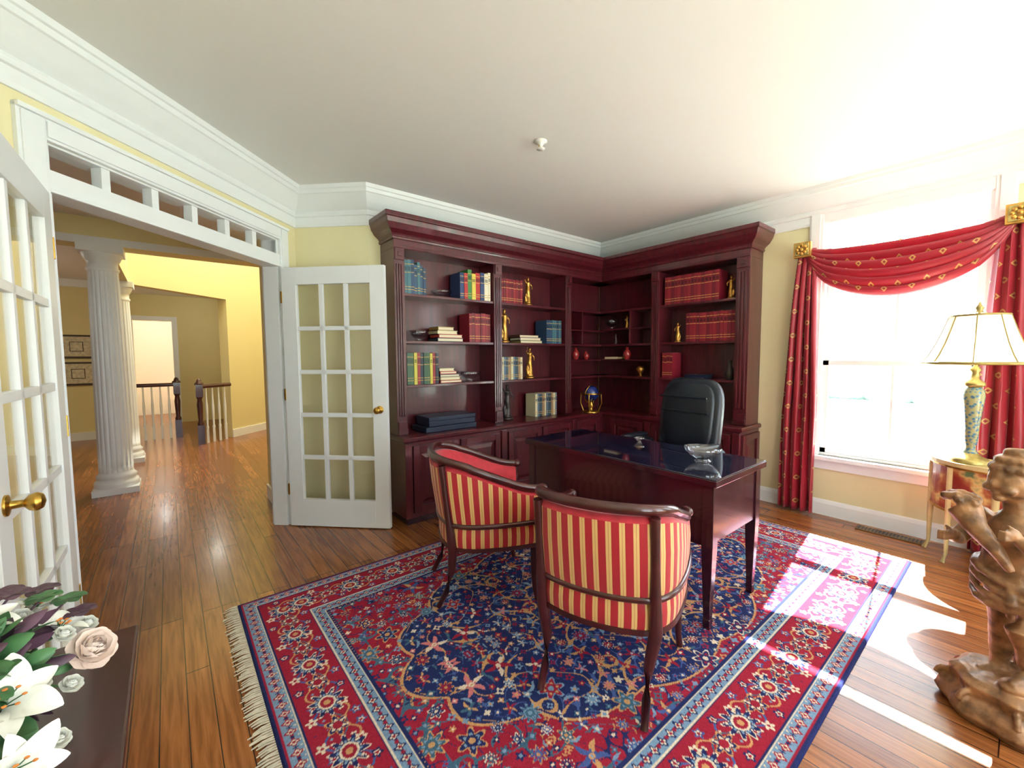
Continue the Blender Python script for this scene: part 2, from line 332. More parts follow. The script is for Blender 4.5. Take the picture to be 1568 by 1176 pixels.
b=MB(); b.box(3.2,3.3,4.4,12.2,0,5.4,WALLF); b.build('wall_foyer_east')
b=MB(); b.box(-.7,3.3,5.8,10.6,5.4,5.5,CEIL); b.build('ceiling_foyer')
b=MB(); b.prism([(-6,5.88),(-.52,5.88),(-.52,7.36),(.72,8.55),(2.9,10.6),(2.9,13.4),(-6,13.4)],2.62,2.72,CEIL); b.build('ceiling_hall')
b=MB(); b.box(-6,-.75,9.8,9.92,0,2.62,WALLF); b.build('wall_dining_north')
b=MB(); b.box(-6,-.75,9.784,9.8,0,.13,TRIM); b.box(-6,-.75,9.77,9.8,2.5,2.62,TRIM); b.build('baseboard_dining')
b=MB(); b.box(-.87,-.75,9.92,13.3,0,2.62,WALLF); b.build('wall_hall_west')
TH=frame((-.75,11.2),(1,0),(0,-1)); wall('wall_hall_north',TH,3.6,0,2.62,.12,[(.25,.85,0,2.1)],WALLF)
b=MB(); b.T=TH; b.box(.16,.25,0,.02,0,2.1,TRIM); b.box(.85,.94,0,.02,0,2.1,TRIM); b.box(.16,.94,0,.02,2.1,2.19,TRIM); b.build('trim_hall_doorway')
b=MB(); b.box(-6,3.3,13.2,13.3,0,2.62,CEIL); b.build('wall_back_room')
b=MB(); b.box(-6.2,-6,-2,13.4,0,CZ,WALLF); b.box(-6,-1.42,-.6,-.5,0,CZ,WALLF); b.build('wall_hall_outer')
def column(x,y,h,r):
    b=MB(); pb=r*1.32
    b.box(x-pb,x+pb,y-pb,y+pb,0,.06,TRIM)
    b.lathe([(pb*.98,.06),(pb*1.0,.09),(pb*.95,.12),(r*1.12,.13),(r*1.15,.15),(r*1.2,.17),(r*1.05,.19),(r*1.0,.21)],(x,y,0),TRIM,40)
    n=20; seg=160
    def md(a,z): return 1-.07*max(0,math.sin(n*a))**.7 if .26<z<h-.26 else 1
    pr=[(r,.21),(r,.27)]+[(r*(1-.14*(k/10)**1.6),.27+(h-.54)*k/10) for k in range(11)]+[(r*.86,h-.24)]
    b.lathe(pr,(x,y,0),TRIM,seg,mod=md)
    b.lathe([(r*.86,h-.24),(r*.93,h-.23),(r*.93,h-.21),(r*.86,h-.20),(r*.86,h-.15),(r*.95,h-.14),(r*1.12,h-.09),(r*1.15,h-.07)],(x,y,0),TRIM,40)
    b.box(x-r*1.25,x+r*1.25,y-r*1.25,y+r*1.25,h-.07,h,TRIM); b.build('fluted_column')
column(-.45,5.80,2.43,.132); column(-.45,7.36,2.31,.125)
def railing(pts,newels,name):
    b=MB()
    for (x,y) in newels:
        b.box(x-.045,x+.045,y-.045,y+.045,0,.30,MAHOG); b.lathe([(.04,.30),(.045,.33),(.03,.36),(.036,.5),(.042,.62),(.03,.70),(.045,.74)],(x,y,0),MAHOG,16); b.box(x-.045,x+.045,y-.045,y+.045,.74,.93,MAHOG); b.lathe([(.06,.93),(.06,.95),(.035,.97),(.03,1.0),(.01,1.02)],(x,y,0),MAHOG,16)
    for p,q in zip(pts,pts[1:]):
        p=Vector(p);q=Vector(q); n=int((q-p).length/.10)
        b.tube([(p.x,p.y,.90),(q.x,q.y,.90)],.032,MAHOG,8)
        for i in range(1,n):
            c=p+(q-p)*i/n; b.box(c.x-.016,c.x+.016,c.y-.016,c.y+.016,0,.22,TRIM); b.lathe([(.016,.22),(.02,.25),(.012,.28),(.016,.45),(.019,.55),(.011,.7),(.011,.88)],(c.x,c.y,0),TRIM,10)
    b.build(name)
railing([(.36,8.10),(.79,8.43)],[(.36,8.10)],'stair_railing')
railing([(-.55,9.1),(.10,9.1)],[(.10,9.1)],'stair_railing')
for i,z in enumerate((1.54,1.10)):
    b=MB(); x=-1.13; b.box(x-.20,x+.20,9.765,9.785,z-.19,z+.19,FRAMEB); b.box(x-.17,x+.17,9.76,9.765,z-.16,z+.16,PAPER); b.box(x-.08,x+.08,9.757,9.76,z-.08,z+.08,FRAMEB); b.box(x-.07,x+.07,9.755,9.757,z-.07,z+.07,PAPER); b.build('framed_print')
# ------------------------------------------------------------------ bookcase
b=MB()
def bay_unit(T,fronts,bays,dep,ends):
    b.T=T
    for z in (1.11,1.47,1.85):
        for a,c in bays: b.box(a,c,.012,dep-.01,z-.022,z,CHERRY)
    u0,u1=ends
    b.box(u0,u1,dep-.012,dep-.002,.70,2.40,CHERRY)
    b.box(u0,u1,0,dep-.012,2.19,2.40,CHERRY)
    b.box(u0,u1,-.006,0,2.195,2.215,CHERRY)
    for a,c in fronts:
        b.box(a,c,0,dep-.012,.71,2.19,CHERRY)
        b.box(a+.008,c-.008,-.012,0,.72,.82,CHERRY); b.box(a+.004,c-.004,-.016,0,.72,.76,CHERRY)
        b.box(a+.006,c-.006,-.014,0,2.10,2.19,CHERRY); m=(a+c)/2
        b.box(m-.018,m+.018,-.022,-.014,2.127,2.163,CHERRY)
        k=3; w=(c-a-.03)/k
        for i in range(k): b.box(a+.015+i*w+w*.15,a+.015+(i+1)*w-w*.15,-.010,0,.86,2.07,CHERRY)
YF=3.16; XF=3.93
bay_unit(frame((0,YF),(1,0),(0,1)),[(1.40,1.49),(2.375,2.465),(3.335,3.425)],[(1.49,2.375),(2.465,3.335),(3.425,4.19)],YN-YF,(1.40,4.19))
bay_unit(frame((XF,0),(0,1),(1,0)),[(1.55,1.665),(2.42,2.51)],[(1.665,2.42),(2.51,3.40)],XE-XF,(1.55,3.40))
b.T=Matrix()
sweep(b,[(XE-.005,1.55),(XF,1.55),(XF,YF),(1.40,YF),(1.40,YN-.005)],[(0,2.26),(.01,2.26),(.015,2.275),(.01,2.285),(.02,2.30),(.05,2.325),(.075,2.365),(.085,2.40),(.095,2.405),(.095,2.44),(0,2.44)],CHERRY)
b.box(3.425,4.1,YF+.02,YN-.012,1.615,1.63,CHERRY); b.box(3.425,4.1,YF+.02,YN-.012,1.28,1.295,CHERRY)
b.box(3.62,3.635,YF+.02,YN-.012,1.47,1.85,CHERRY); b.box(XF+.02,XE-.012,2.51,3.2,1.63,1.645,CHERRY); b.box(XF+.02,XE-.012,2.51,3.2,1.28,1.295,CHERRY); b.box(XF+.02,XE-.012,2.78,2.795,1.47,1.85,CHERRY)
b.box(1.40,XE-.005,3.03,YN-.005,.06,.67,CHERRY); b.box(3.80,XE-.005,1.54,3.03,.06,.67,CHERRY)
b.box(1.42,XE-.005,3.06,YN-.005,0,.06,CHERRYD); b.box(3.83,XE-.005,1.56,3.06,0,.06,CHERRYD)
sweep(b,[(XE-.005,1.54),(3.80,1.54),(3.80,3.03),(1.40,3.03),(1.40,YN-.005)],[(-.02,.67),(.012,.67),(.02,.68),(.02,.70),(.012,.71),(-.02,.71)],CHERRY)
b.box(1.40,XE-.005,3.03,YN-.005,.67,.709,CHERRY); b.box(3.80,XE-.005,1.54,3.03,.67,.709,CHERRY)
def cab_door(T,a,c,z0=.10,z1=.64):
    b.T=T; f=.055
    b.box(a,a+f,-.02,0,z0,z1,CHERRY); b.box(c-f,c,-.02,0,z0,z1,CHERRY); b.box(a+f,c-f,-.02,0,z0,z0+f,CHERRY); b.box(a+f,c-f,-.02,0,z1-f,z1,CHERRY)
    g=f+.02; b.loft([[(a+g,0,z0+g),(c-g,0,z0+g),(c-g,0,z1-g),(a+g,0,z1-g)],[(a+g+.03,-.016,z0+g+.03),(c-g-.03,-.016,z0+g+.03),(c-g-.03,-.016,z1-g-.03),(a+g+.03,-.016,z1-g-.03)]],CHERRY,False)
T1=frame((0,3.03),(1,0),(0,1)); T2=frame((3.80,0),(0,1),(1,0))
for a,c in ((1.46,1.88),(1.90,2.32),(2.42,2.84),(2.86,3.28),(3.36,3.72)): cab_door(T1,a,c)
for a,c in ((1.62,2.0),(2.02,2.4),(2.5,2.9)): cab_door(T2,a,c)
b.T=T1
for c in (1.42,2.37,3.32): b.box(c-.03,c+.03,-.02,0,.07,.66,CHERRY)
b.T=T2; b.box(1.54,1.60,-.02,0,.07,.66,CHERRY); b.box(2.41,2.48,-.02,0,.07,.66,CHERRY)
b.T=frame((0,1.54),(1,0),(0,1)); cab_door(b.T,3.82,4.17)
b.T=Matrix()
b.build('built_in_bookcase',bevel=.0025)
MAR=[(124,24,40),(106,20,36),(134,30,42)]; BLU=[(40,70,96),(34,60,90),(60,100,110)]; 
MULT=[(60,120,60),(170,40,40),(210,190,80),(230,220,190),(40,60,100)]
SET=[(52,84,60),(60,90,60),(190,180,70),(140,40,40),(40,50,60)]
CRM=[(206,196,160),(90,110,130),(60,80,90),(150,120,90)]
NT=frame((0,YF),(1,0),(0,1)); ET=frame((XF,0),(0,1),(1,0))
def books(T,u0,u1,z,h,cols,dep=.17,inset=.035,wid=(.025,.035),hv=.1,band=True):
    b=MB(); b.T=T; u=u0; k=0
    while u<u1-.012:
        w=min(R.uniform(*wid),u1-u); hh=h*(1-hv*R.random()); c=lin(cols[k%len(cols)] if hv<.05 else R.choice(cols)); k+=1; v0=inset+R.random()*.008
        b.box(u+.0008,u+w-.0008,v0,v0+dep,z+.001,z+hh,BOOKM,col=c)
        b.box(u+.003,u+w-.003,v0+.004,v0+dep-.004,z+hh-.002,z+hh+.0005,BOOKM,col=lin((220,205,170)))
        if band:
            g=lin((190,150,80))
            for q in (.12,.2,.62,.86): b.box(u+.002,u+w-.002,v0-.0008,v0,z+hh*q,z+hh*q+.005,BOOKM,col=g)
            b.box(u+.005,u+w-.005,v0-.0008,v0,z+hh*.68,z+hh*.8,BOOKM,col=tuple(x*.4 for x in c))
        u+=w
    b.build('row_of_books')
def stack(T,u,z,ws,cols,t=.028):
    b=MB(); b.T=T
    for i,(w,c) in enumerate(zip(ws,cols)):
        z0=z+.001+i*t; o=R.uniform(-.01,.01); b.box(u+o,u+o+w,.04,.20,z0,z0+.004,BOOKM,col=lin(c)); b.box(u+o,u+o+w,.04,.20,z0+t-.006,z0+t-.001,BOOKM,col=lin(c)); b.box(u+o+.004,u+o+w-.004,.046,.196,z0+.004,z0+t-.006,BOOKM,col=lin((225,210,180))); b.box(u+o,u+o+.006,.04,.2,z0,z0+t-.001,BOOKM,col=lin(c))
    b.build('stack_of_books')
books(NT,1.50,1.70,1.85,.28,BLU,hv=.25); books(NT,2.03,2.36,1.85,.27,MULT,wid=(.035,.05),hv=.25)
books(NT,2.12,2.36,1.47,.265,MAR,hv=.03); stack(NT,1.80,1.47,(.26,.24,.20,.16),[(60,70,80),(180,60,50),(200,190,150),(150,120,60)],.032)
books(NT,1.51,1.80,1.11,.265,SET,hv=.03); stack(NT,1.81,1.11,(.22,.20,.20,.17,.15),[(160,40,30),(220,200,150),(60,60,70),(170,50,40),(200,190,150)],.026)
books(NT,2.48,2.76,1.85,.235,MAR,hv=.03); books(NT,3.08,3.31,1.47,.25,BLU,hv=.05); stack(NT,2.72,1.47,(.30,.28,.26),[(120,110,60),(190,180,160),(90,60,40)])
books(NT,2.48,2.76,1.11,.225,CRM,hv=.03); books(NT,2.92,3.24,.71,.24,CRM,hv=.03,dep=.15)
books(ET,1.83,2.38,1.85,.28,MAR,hv=.02,wid=(.03,.038)); books(ET,1.68,2.15,1.47,.28,MAR,hv=.02,wid=(.03,.038)); books(ET,2.28,2.40,1.11,.26,MAR,hv=.05)
stack(ET,2.95,1.30,(.2,),[(190,170,120)])
def figurine(T,u,z,h,m,v=.10):
    b=MB(); b.T=T@Matrix.Translation((u,v,z+.002)); s=h
    b.lathe([(.16*s,0),(.16*s,.05*s),(.11*s,.07*s),(.12*s,.12*s)],(0,0,0),m,16)
    b.tube([(0,0,.1*s),(.02*s,0,.3*s),(-.01*s,0,.5*s),(.01*s,0,.66*s),(0,0,.78*s),(0,0,.84*s)],[.11*s,.085*s,.09*s,.07*s,.09*s,.03*s],m,12)
    b.ell((0,0,.90*s),(.05*s,.055*s,.065*s),m)
    b.tube([(.08*s,0,.76*s),(.16*s,-.03*s,.66*s),(.12*s,-.08*s,.55*s)],[.03*s,.026*s,.02*s],m,8)
    b.tube([(-.08*s,0,.76*s),(-.15*s,-.02*s,.84*s),(-.10*s,-.03*s,.97*s)],[.03*s,.026*s,.02*s],m,8)
    b.tube([(-.08*s,0,.12*s),(-.12*s,0,.3*s),(-.05*s,.02*s,.55*s)],[.05*s,.045*s,.03*s],m,8)
    b.build('figurine',remesh=.010*s*1.6)
figurine(NT,2.88,1.85,.30,GOLD); figurine(NT,2.57,1.47,.34,GOLD); figurine(NT,2.90,1.11,.33,GOLD); figurine(NT,2.60,.71,.36,BRONZE)
figurine(ET,1.75,1.85,.22,GOLD); figurine(ET,2.24,1.47,.20,GOLD,.06); figurine(ET,2.85,1.645,.14,GOLD,.06)
figurine(ET,3.0,1.47,.12,BRONZE,.06)
def bowl(T,u,z,r,h,m=CRYSTAL,v=.11,name='crystal_bowl'):
    b=MB(); b.T=T
    b.lathe([(r*.45,0),(r*.4,h*.08),(r*.3,h*.15),(r*.6,h*.35),(r*.85,h*.65),(r,h),(r*.94,h),(r*.78,h*.66),(r*.5,h*.4),(.001,h*.3)],(u,v,z+.001),m,28,mod=lambda a,zz:1+.03*math.cos(14*a)); b.build(name)
bowl(NT,1.88,1.85,.09,.06); bowl(NT,1.66,1.47,.085,.09); bowl(NT,2.17,1.11,.10,.09); bowl(ET,3.1,1.645,.09,.11,v=.12)
def vase(T,u,z,prof,m,v=.10,name='vase'):
    b=MB(); b.T=T; b.lathe(prof,(u,v,z+.001),m,20); b.build(name)
VP=[(.022,0),(.028,.01),(.04,.045),(.045,.07),(.03,.10),(.014,.115),(.02,.138),(.018,.138)]
vase(NT,3.50,1.47,[(.04,0),(.04,.02),(.035,.1),(.045,.14),(.04,.14)],CRYSTAL,name='crystal_vase')
vase(NT,3.60,1.295,VP,REDV); vase(NT,3.78,1.295,[(a*.9,c*.7) for a,c in VP],REDV); vase(ET,2.85,1.295,VP,REDV,v=.07); vase(ET,1.74,1.11,[(.03,0),(.045,.05),(.03,.1),(.015,.13),(.02,.18),(.015,.18)],BRONZE)
vase(ET,2.68,1.11,[(.03,0),(.01,.02),(.03,.05),(.05,.08),(.03,.11),(.005,.12)],GOLD,v=.08,name='brass_clock')
b=MB(); b.T=NT; b.box(1.62,2.12,-.06,.20,.711,.755,NAVYBOX); b.box(1.66,2.12,-.04,.19,.755,.80,NAVYBOX); b.box(1.655,2.125,-.045,.195,.80,.835,NAVYBOX); b.build('storage_box',bevel=.005)
b=MB(); b.T=ET; b.box(1.95,2.15,.04,.2,1.111,1.14,NAVYBOX); b.box(1.94,2.16,.035,.205,1.14,1.15,NAVYBOX); b.build('small_case',bevel=.003)
b=MB(); c=(3.66,3.08,.711); GLB=mat('lapis_globe',(30,44,110),.2,var=.7,scale=18,coat=.6)
b.ell((c[0],c[1],c[2]+.21),(.085,.085,.085),GLB,nu=24,nv=16)
b.lathe([(.11,.20),(.118,.20),(.118,.215),(.11,.215)],c,BRASS,32)
b.tube([(c[0]+.102*math.cos(a),c[1]-.102*math.sin(a)*.3,c[2]+.21+.102*math.sin(a)) for a in [2*pi*k/28 for k in range(28)]],.005,BRASS,6,loop=True)
for k in range(4):
    a=k*pi/2+.5; b.tube([(c[0]+.112*math.cos(a),c[1]+.112*math.sin(a),c[2]+.2),(c[0]+.12*math.cos(a),c[1]+.12*math.sin(a),c[2]+.1),(c[0]+.08*math.cos(a),c[1]+.08*math.sin(a),c[2]+.006)],.007,BRASS,8)
b.lathe([(.10,0),(.10,.012),(.03,.02),(.02,.05),(.04,.07),(.01,.12)],c,BRASS,24); b.build('desk_globe')
# ------------------------------------------------------------------ rug
RX0,RX1,RY0,RY1=.23,3.64,.41,2.63; st=.004
nx=int((RX1-RX0)/2/st); ny=int((RY1-RY0)/2/st)
Lh=(RX1-RX0)/2; Wh=(RY1-RY0)/2
qx=np.linspace(0,Lh,nx+1); qy=np.linspace(0,Wh,ny+1); X,Y=np.meshgrid(qx,qy,indexing='ij'); sx_=qx[1]; sy_=qy[1]
def L3(*c): return np.array(lin(c))
NAVY=L3(36,44,92);RED=L3(152,34,54);IV=L3(222,204,182);STEEL=L3(120,148,178);GLD=L3(196,146,100);TEAL=L3(64,100,122);PINK=L3(204,116,118);BLUE=L3(70,92,148)
img=np.zeros(X.shape+(3,)); img[:]=RED
e=np.minimum(Lh-X,Wh-Y); horiz=(Wh-Y)<(Lh-X); t=np.where(horiz,X,Y)
def put(mask,c): img[mask]=c
a_,b_=Lh-.37,Wh-.37
th=np.arctan2(Y/.70,X/1.22); rr=np.sqrt((X/1.22)**2+(Y/.70)**2)
sc=1+.07*np.abs(np.cos(7*th))-.03
put(rr<sc,GLD); put(rr<sc-.012,NAVY)
g=np.sin(17*X+1.6*np.sin(19*Y+.5))+np.sin(19*Y+1.6*np.sin(17*X))
g2=np.sin(33*X+1.6*np.sin(29*Y+1.5)+1)+np.sin(31*Y+1.8*np.sin(35*X)+.6)
put((np.abs(g2)<.09)&(rr<sc-.02),BLUE); put((np.abs(g2)<.09)&(rr>=sc),NAVY)
put((np.abs(g)<.07)&(rr<sc-.02),GLD); put((np.abs(g)<.07)&(rr>=sc),TEAL)
def flower(cx,cy,r,cols,n=8,ph=0.):
    i0,i1=max(0,int((cx-r)/sx_)-1),int((cx+r)/sx_)+2; j0,j1=max(0,int((cy-r)/sy_)-1),int((cy+r)/sy_)+2
    xs=X[i0:i1,j0:j1]-cx; ys=Y[i0:i1,j0:j1]-cy
    if xs.size==0: return
    d=np.hypot(xs,ys)/r; a=np.arctan2(ys,xs)+ph; pet=.76+.24*np.cos(n*a); s=img[i0:i1,j0:j1]
    for k,c in cols: s[d<(pet*k if k>.5 else k*.9)]=c
def leaf(cx,cy,L,ang,c,w=.26):
    i0,i1=max(0,int((cx-L)/sx_)-1),int((cx+L)/sx_)+2; j0,j1=max(0,int((cy-L)/sy_)-1),int((cy+L)/sy_)+2
    xs=X[i0:i1,j0:j1]-cx; ys=Y[i0:i1,j0:j1]-cy
    if xs.size==0: return
    u=xs*math.cos(ang)+ys*math.sin(ang); v=-xs*math.sin(ang)+ys*math.cos(ang)+.35*u*u/L
    s=img[i0:i1,j0:j1]; s[(np.abs(u)<L)&(np.abs(v)<w*L*(1-(u/L)**2))]=c
RR=random.Random(21); pts=[]
for k in range(16000):
    r=RR.choice([.06,.045,.035,.028]) if k<260 else RR.choice([.026,.02,.015]); x,y=RR.uniform(0,a_),RR.uniform(0,b_)
    if all((x-p[0])**2+(y-p[1])**2>(r+p[2]+.003)**2 for p in pts): pts.append((x,y,r))
    if len(pts)>760: break
for x,y,r in pts:
    inside=math.hypot(x/1.22,y/.70)<.97; o1=RR.choice([IV,GLD,GLD,STEEL])
    if inside: f1=RR.choice([RED,RED,STEEL,PINK,RED]); f2=RR.choice([IV,NAVY,GLD])
    else: f1=RR.choice([NAVY,NAVY,BLUE,TEAL]); f2=RR.choice([IV,RED,STEEL])
    if r<.025: flower(x,y,r,[(1,f1 if RR.random()<.65 else o1),(.4,f2)],RR.choice([4,5])); continue
    if RR.random()<.45:
        a0=RR.uniform(0,6.28)
        for q in range(5): a=a0+q*1.256; leaf(x+.55*r*math.cos(a),y+.55*r*math.sin(a),r*.55,a,o1 if q%2 else f1,.32)
        flower(x,y,r*.42,[(1,f1),(.5,o1),(.25,f2)],6)
    else: flower(x,y,r,[(1,o1),(.84,f1),(.56,f2),(.42,f1),(.22,o1)],RR.choice([6,8,10]),RR.random()*3)
    for q in range(2): a=RR.uniform(0,6.28); leaf(x+1.25*r*math.cos(a),y+1.25*r*math.sin(a),r*.5,a+1.2,RR.choice([TEAL,GLD,STEEL]),.25)
rc=np.sqrt((X/.36)**2+(Y/.26)**2); sc2=1+.10*np.abs(np.cos(4*np.arctan2(Y/.26,X/.36)))-.04
m_=(rc<sc2); put(m_&(rc>sc2-.05),IV); keep=(rc<sc2-.05); put(keep,RED); put(keep&(np.abs(g2)<.25),NAVY)
flower(0,0,.13,[(1,IV),(.88,NAVY),(.6,STEEL),(.45,RED),(.2,IV)],10)
for x,y in ((.22,.0),(.0,.17),(.17,.11)): flower(x,y,.05,[(1,IV),(.8,NAVY),(.45,IV),(.25,RED)],6)
put(e<.37,NAVY)
def band(lo,hi,c): put((e>=lo)&(e<hi),c)
def tile(period,lo,hi,cols,scale,n=6,off=0.,elong=1.,sh=0.):
    mid=(lo+hi)/2+sh; p=np.mod(t+off,period)-period/2; q=e-mid; d=np.hypot(p/elong,q)/scale; a=np.arctan2(q,p/elong); pet=.78+.22*np.cos(n*a)
    for k,c in cols: put((e>=lo)&(e<hi)&(d<(pet*k if k>.5 else k*.9)),c)
band(.016,.022,RED); band(.022,.074,STEEL); tile(.05,.022,.074,[(1,RED),(.6,IV),(.3,RED)],.022,4); tile(.05,.022,.074,[(1,NAVY)],.009,4,.025); tile(.025,.022,.074,[(1,IV)],.004,4,.0125,1,.02); band(.074,.079,IV); band(.079,.086,NAVY)
band(.086,.286,RED); w=e-.186
for ph,am,c,th_ in ((0,.06,GLD,.004),(pi,.06,BLUE,.005),(pi/2,.035,TEAL,.003)):
    put((e>.086)&(e<.286)&(np.abs(w-am*np.sin(t*2*pi/.26+ph))<th_),c)
for sh,off in ((-.07,.065),(.07,.195),(-.05,.0),(.05,.03),(-.075,.15),(.075,.1)):
    tile(.26,.086,.286,[(1,RR.choice([NAVY,BLUE,IV])),(.6,IV),(.3,RED)],.022,5,off,1,sh)
tile(.26,.086,.286,[(1,IV),(.9,NAVY),(.62,STEEL),(.5,IV),(.38,RED),(.18,GLD)],.07,10,0,1.15)
tile(.26,.086,.286,[(1,GLD),(.85,NAVY),(.6,IV),(.4,RED)],.045,6,.13,1.2); tile(.052,.086,.286,[(1,IV)],.006,4,.01,1,.03); tile(.052,.086,.286,[(1,STEEL)],.006,4,.03,1,-.035)
band(.286,.292,NAVY); band(.292,.297,IV); band(.297,.350,STEEL); tile(.05,.297,.350,[(1,NAVY),(.6,IV),(.3,RED)],.022,4); tile(.05,.297,.35,[(1,RED)],.010,5,.025); band(.350,.355,IV); band(.355,.37,NAVY); tile(.02,.355,.37,[(1,GLD)],.004,4)
nzr=np.random.RandomState(2)
full=np.concatenate([img[::-1][:-1],img],0); full=np.concatenate([full[:,::-1][:,:-1],full],1)
full=np.clip(full*(1+.10*nzr.randn(*full.shape[:2]))[...,None],0,1)
GX,GY=full.shape[:2]; xs=np.linspace(RX0,RX1,GX); ys=np.linspace(RY0,RY1,GY); XX,YY=np.meshgrid(xs,ys,indexing='ij')
co=np.stack([XX,YY,np.full(XX.shape,.012)],-1).reshape(-1,3)
ed=np.minimum(np.minimum(XX-RX0,RX1-XX),np.minimum(YY-RY0,RY1-YY)).reshape(-1); co[ed<1e-4,2]=.001
idx=np.arange(GX*GY).reshape(GX,GY); q=np.stack([idx[:-1,:-1],idx[1:,:-1],idx[1:,1:],idx[:-1,1:]],-1).reshape(-1,4)
me=bpy.data.meshes.new('pile'); me.vertices.add(len(co)); me.vertices.foreach_set('co',co.ravel()); me.loops.add(q.size); me.loops.foreach_set('vertex_index',q.ravel()); me.polygons.add(len(q)); me.polygons.foreach_set('loop_start',np.arange(len(q))*4); me.update(calc_edges=True)
ca=me.color_attributes.new('Col','FLOAT_COLOR','POINT'); cc=np.ones((GX*GY,4)); cc[:,:3]=full.reshape(-1,3); ca.data.foreach_set('color',cc.ravel()); me.materials.append(RUGM)
rug=bpy.data.objects.new('persian_rug',None); scene.collection.objects.link(rug)
o=bpy.data.objects.new('pile',me); scene.collection.objects.link(o); o.parent=rug
b=MB()
for sd,x0 in ((-1,RX0),(1,RX1)):
    y=RY0
    while y<RY1:
        l=R.uniform(.05,.075) if sd<0 else R.uniform(.02,.03); j=R.uniform(-.008,.008); b.add([(x0,y,.006),(x0,y+.009,.006),(x0+sd*l*.5,y+.010+j*.5,.008),(x0+sd*l*.5,y+j*.5,.008),(x0+sd*l,y+.007+j,.003),(x0+sd*l,y+.001+j,.003)],[(0,1,2,3),(3,2,4,5)],FRINGE); y+=.0115
b.build('fringe',parent=rug)
# ------------------------------------------------------------------ desk
DZ=.014
b=MB(); x0,x1,y0,y1=1.95,2.50,.90,2.20
b.box(x0-.02,x1+.02,y0-.02,y1+.02,.725,.757,CHERRYD)
for (x,y) in ((x0,y0),(x1-.055,y0),(x0,y1-.055),(x1-.055,y1-.055)):
    cx,cy=x+.0275,y+.0275
    b.loft([[(cx+sx*h,cy+sy*h,z) for sx,sy in ((-1,-1),(1,-1),(1,1),(-1,1))] for h,z in ((.016,DZ),(.018,.06),(.016,.065),(.0275,.42),(.0275,.725))],CHERRYD,False)
b.box(x0+.008,x0+.03,y0+.05,y1-.05,.42,.725,CHERRYD); b.box(x0+.05,x1-.05,y0+.008,y0+.03,.44,.725,CHERRYD); b.box(x0+.05,x1-.05,y1-.03,y1-.008,.44,.725,CHERRYD)
b.box(x1-.03,x1-.012,y0+.05,y1-.05,.60,.725,CHERRYD)
for k in range(3): 
    a=y0+.08+k*.39; b.box(x1-.014,x1-.004,a,a+.36,.615,.71,CHERRYD)
DG=bpy.data.materials.new('desk_glass_top'); DG.use_nodes=True; p=DG.node_tree.nodes['Principled BSDF']; p.inputs['Base Color'].default_value=(*lin((26,28,50)),1); p.inputs['Roughness'].default_value=.04; p.inputs['Coat Weight'].default_value=.6
b.box(x0-.018,x1+.018,y0-.018,y1+.018,.757,.763,DG)
b.build('writing_desk',bevel=.004)
bowl(Matrix(),2.24,.763,.095,.075,v=1.10); bowl(Matrix(),2.42,.763,.035,.03,v=1.62,name='glass_dish')
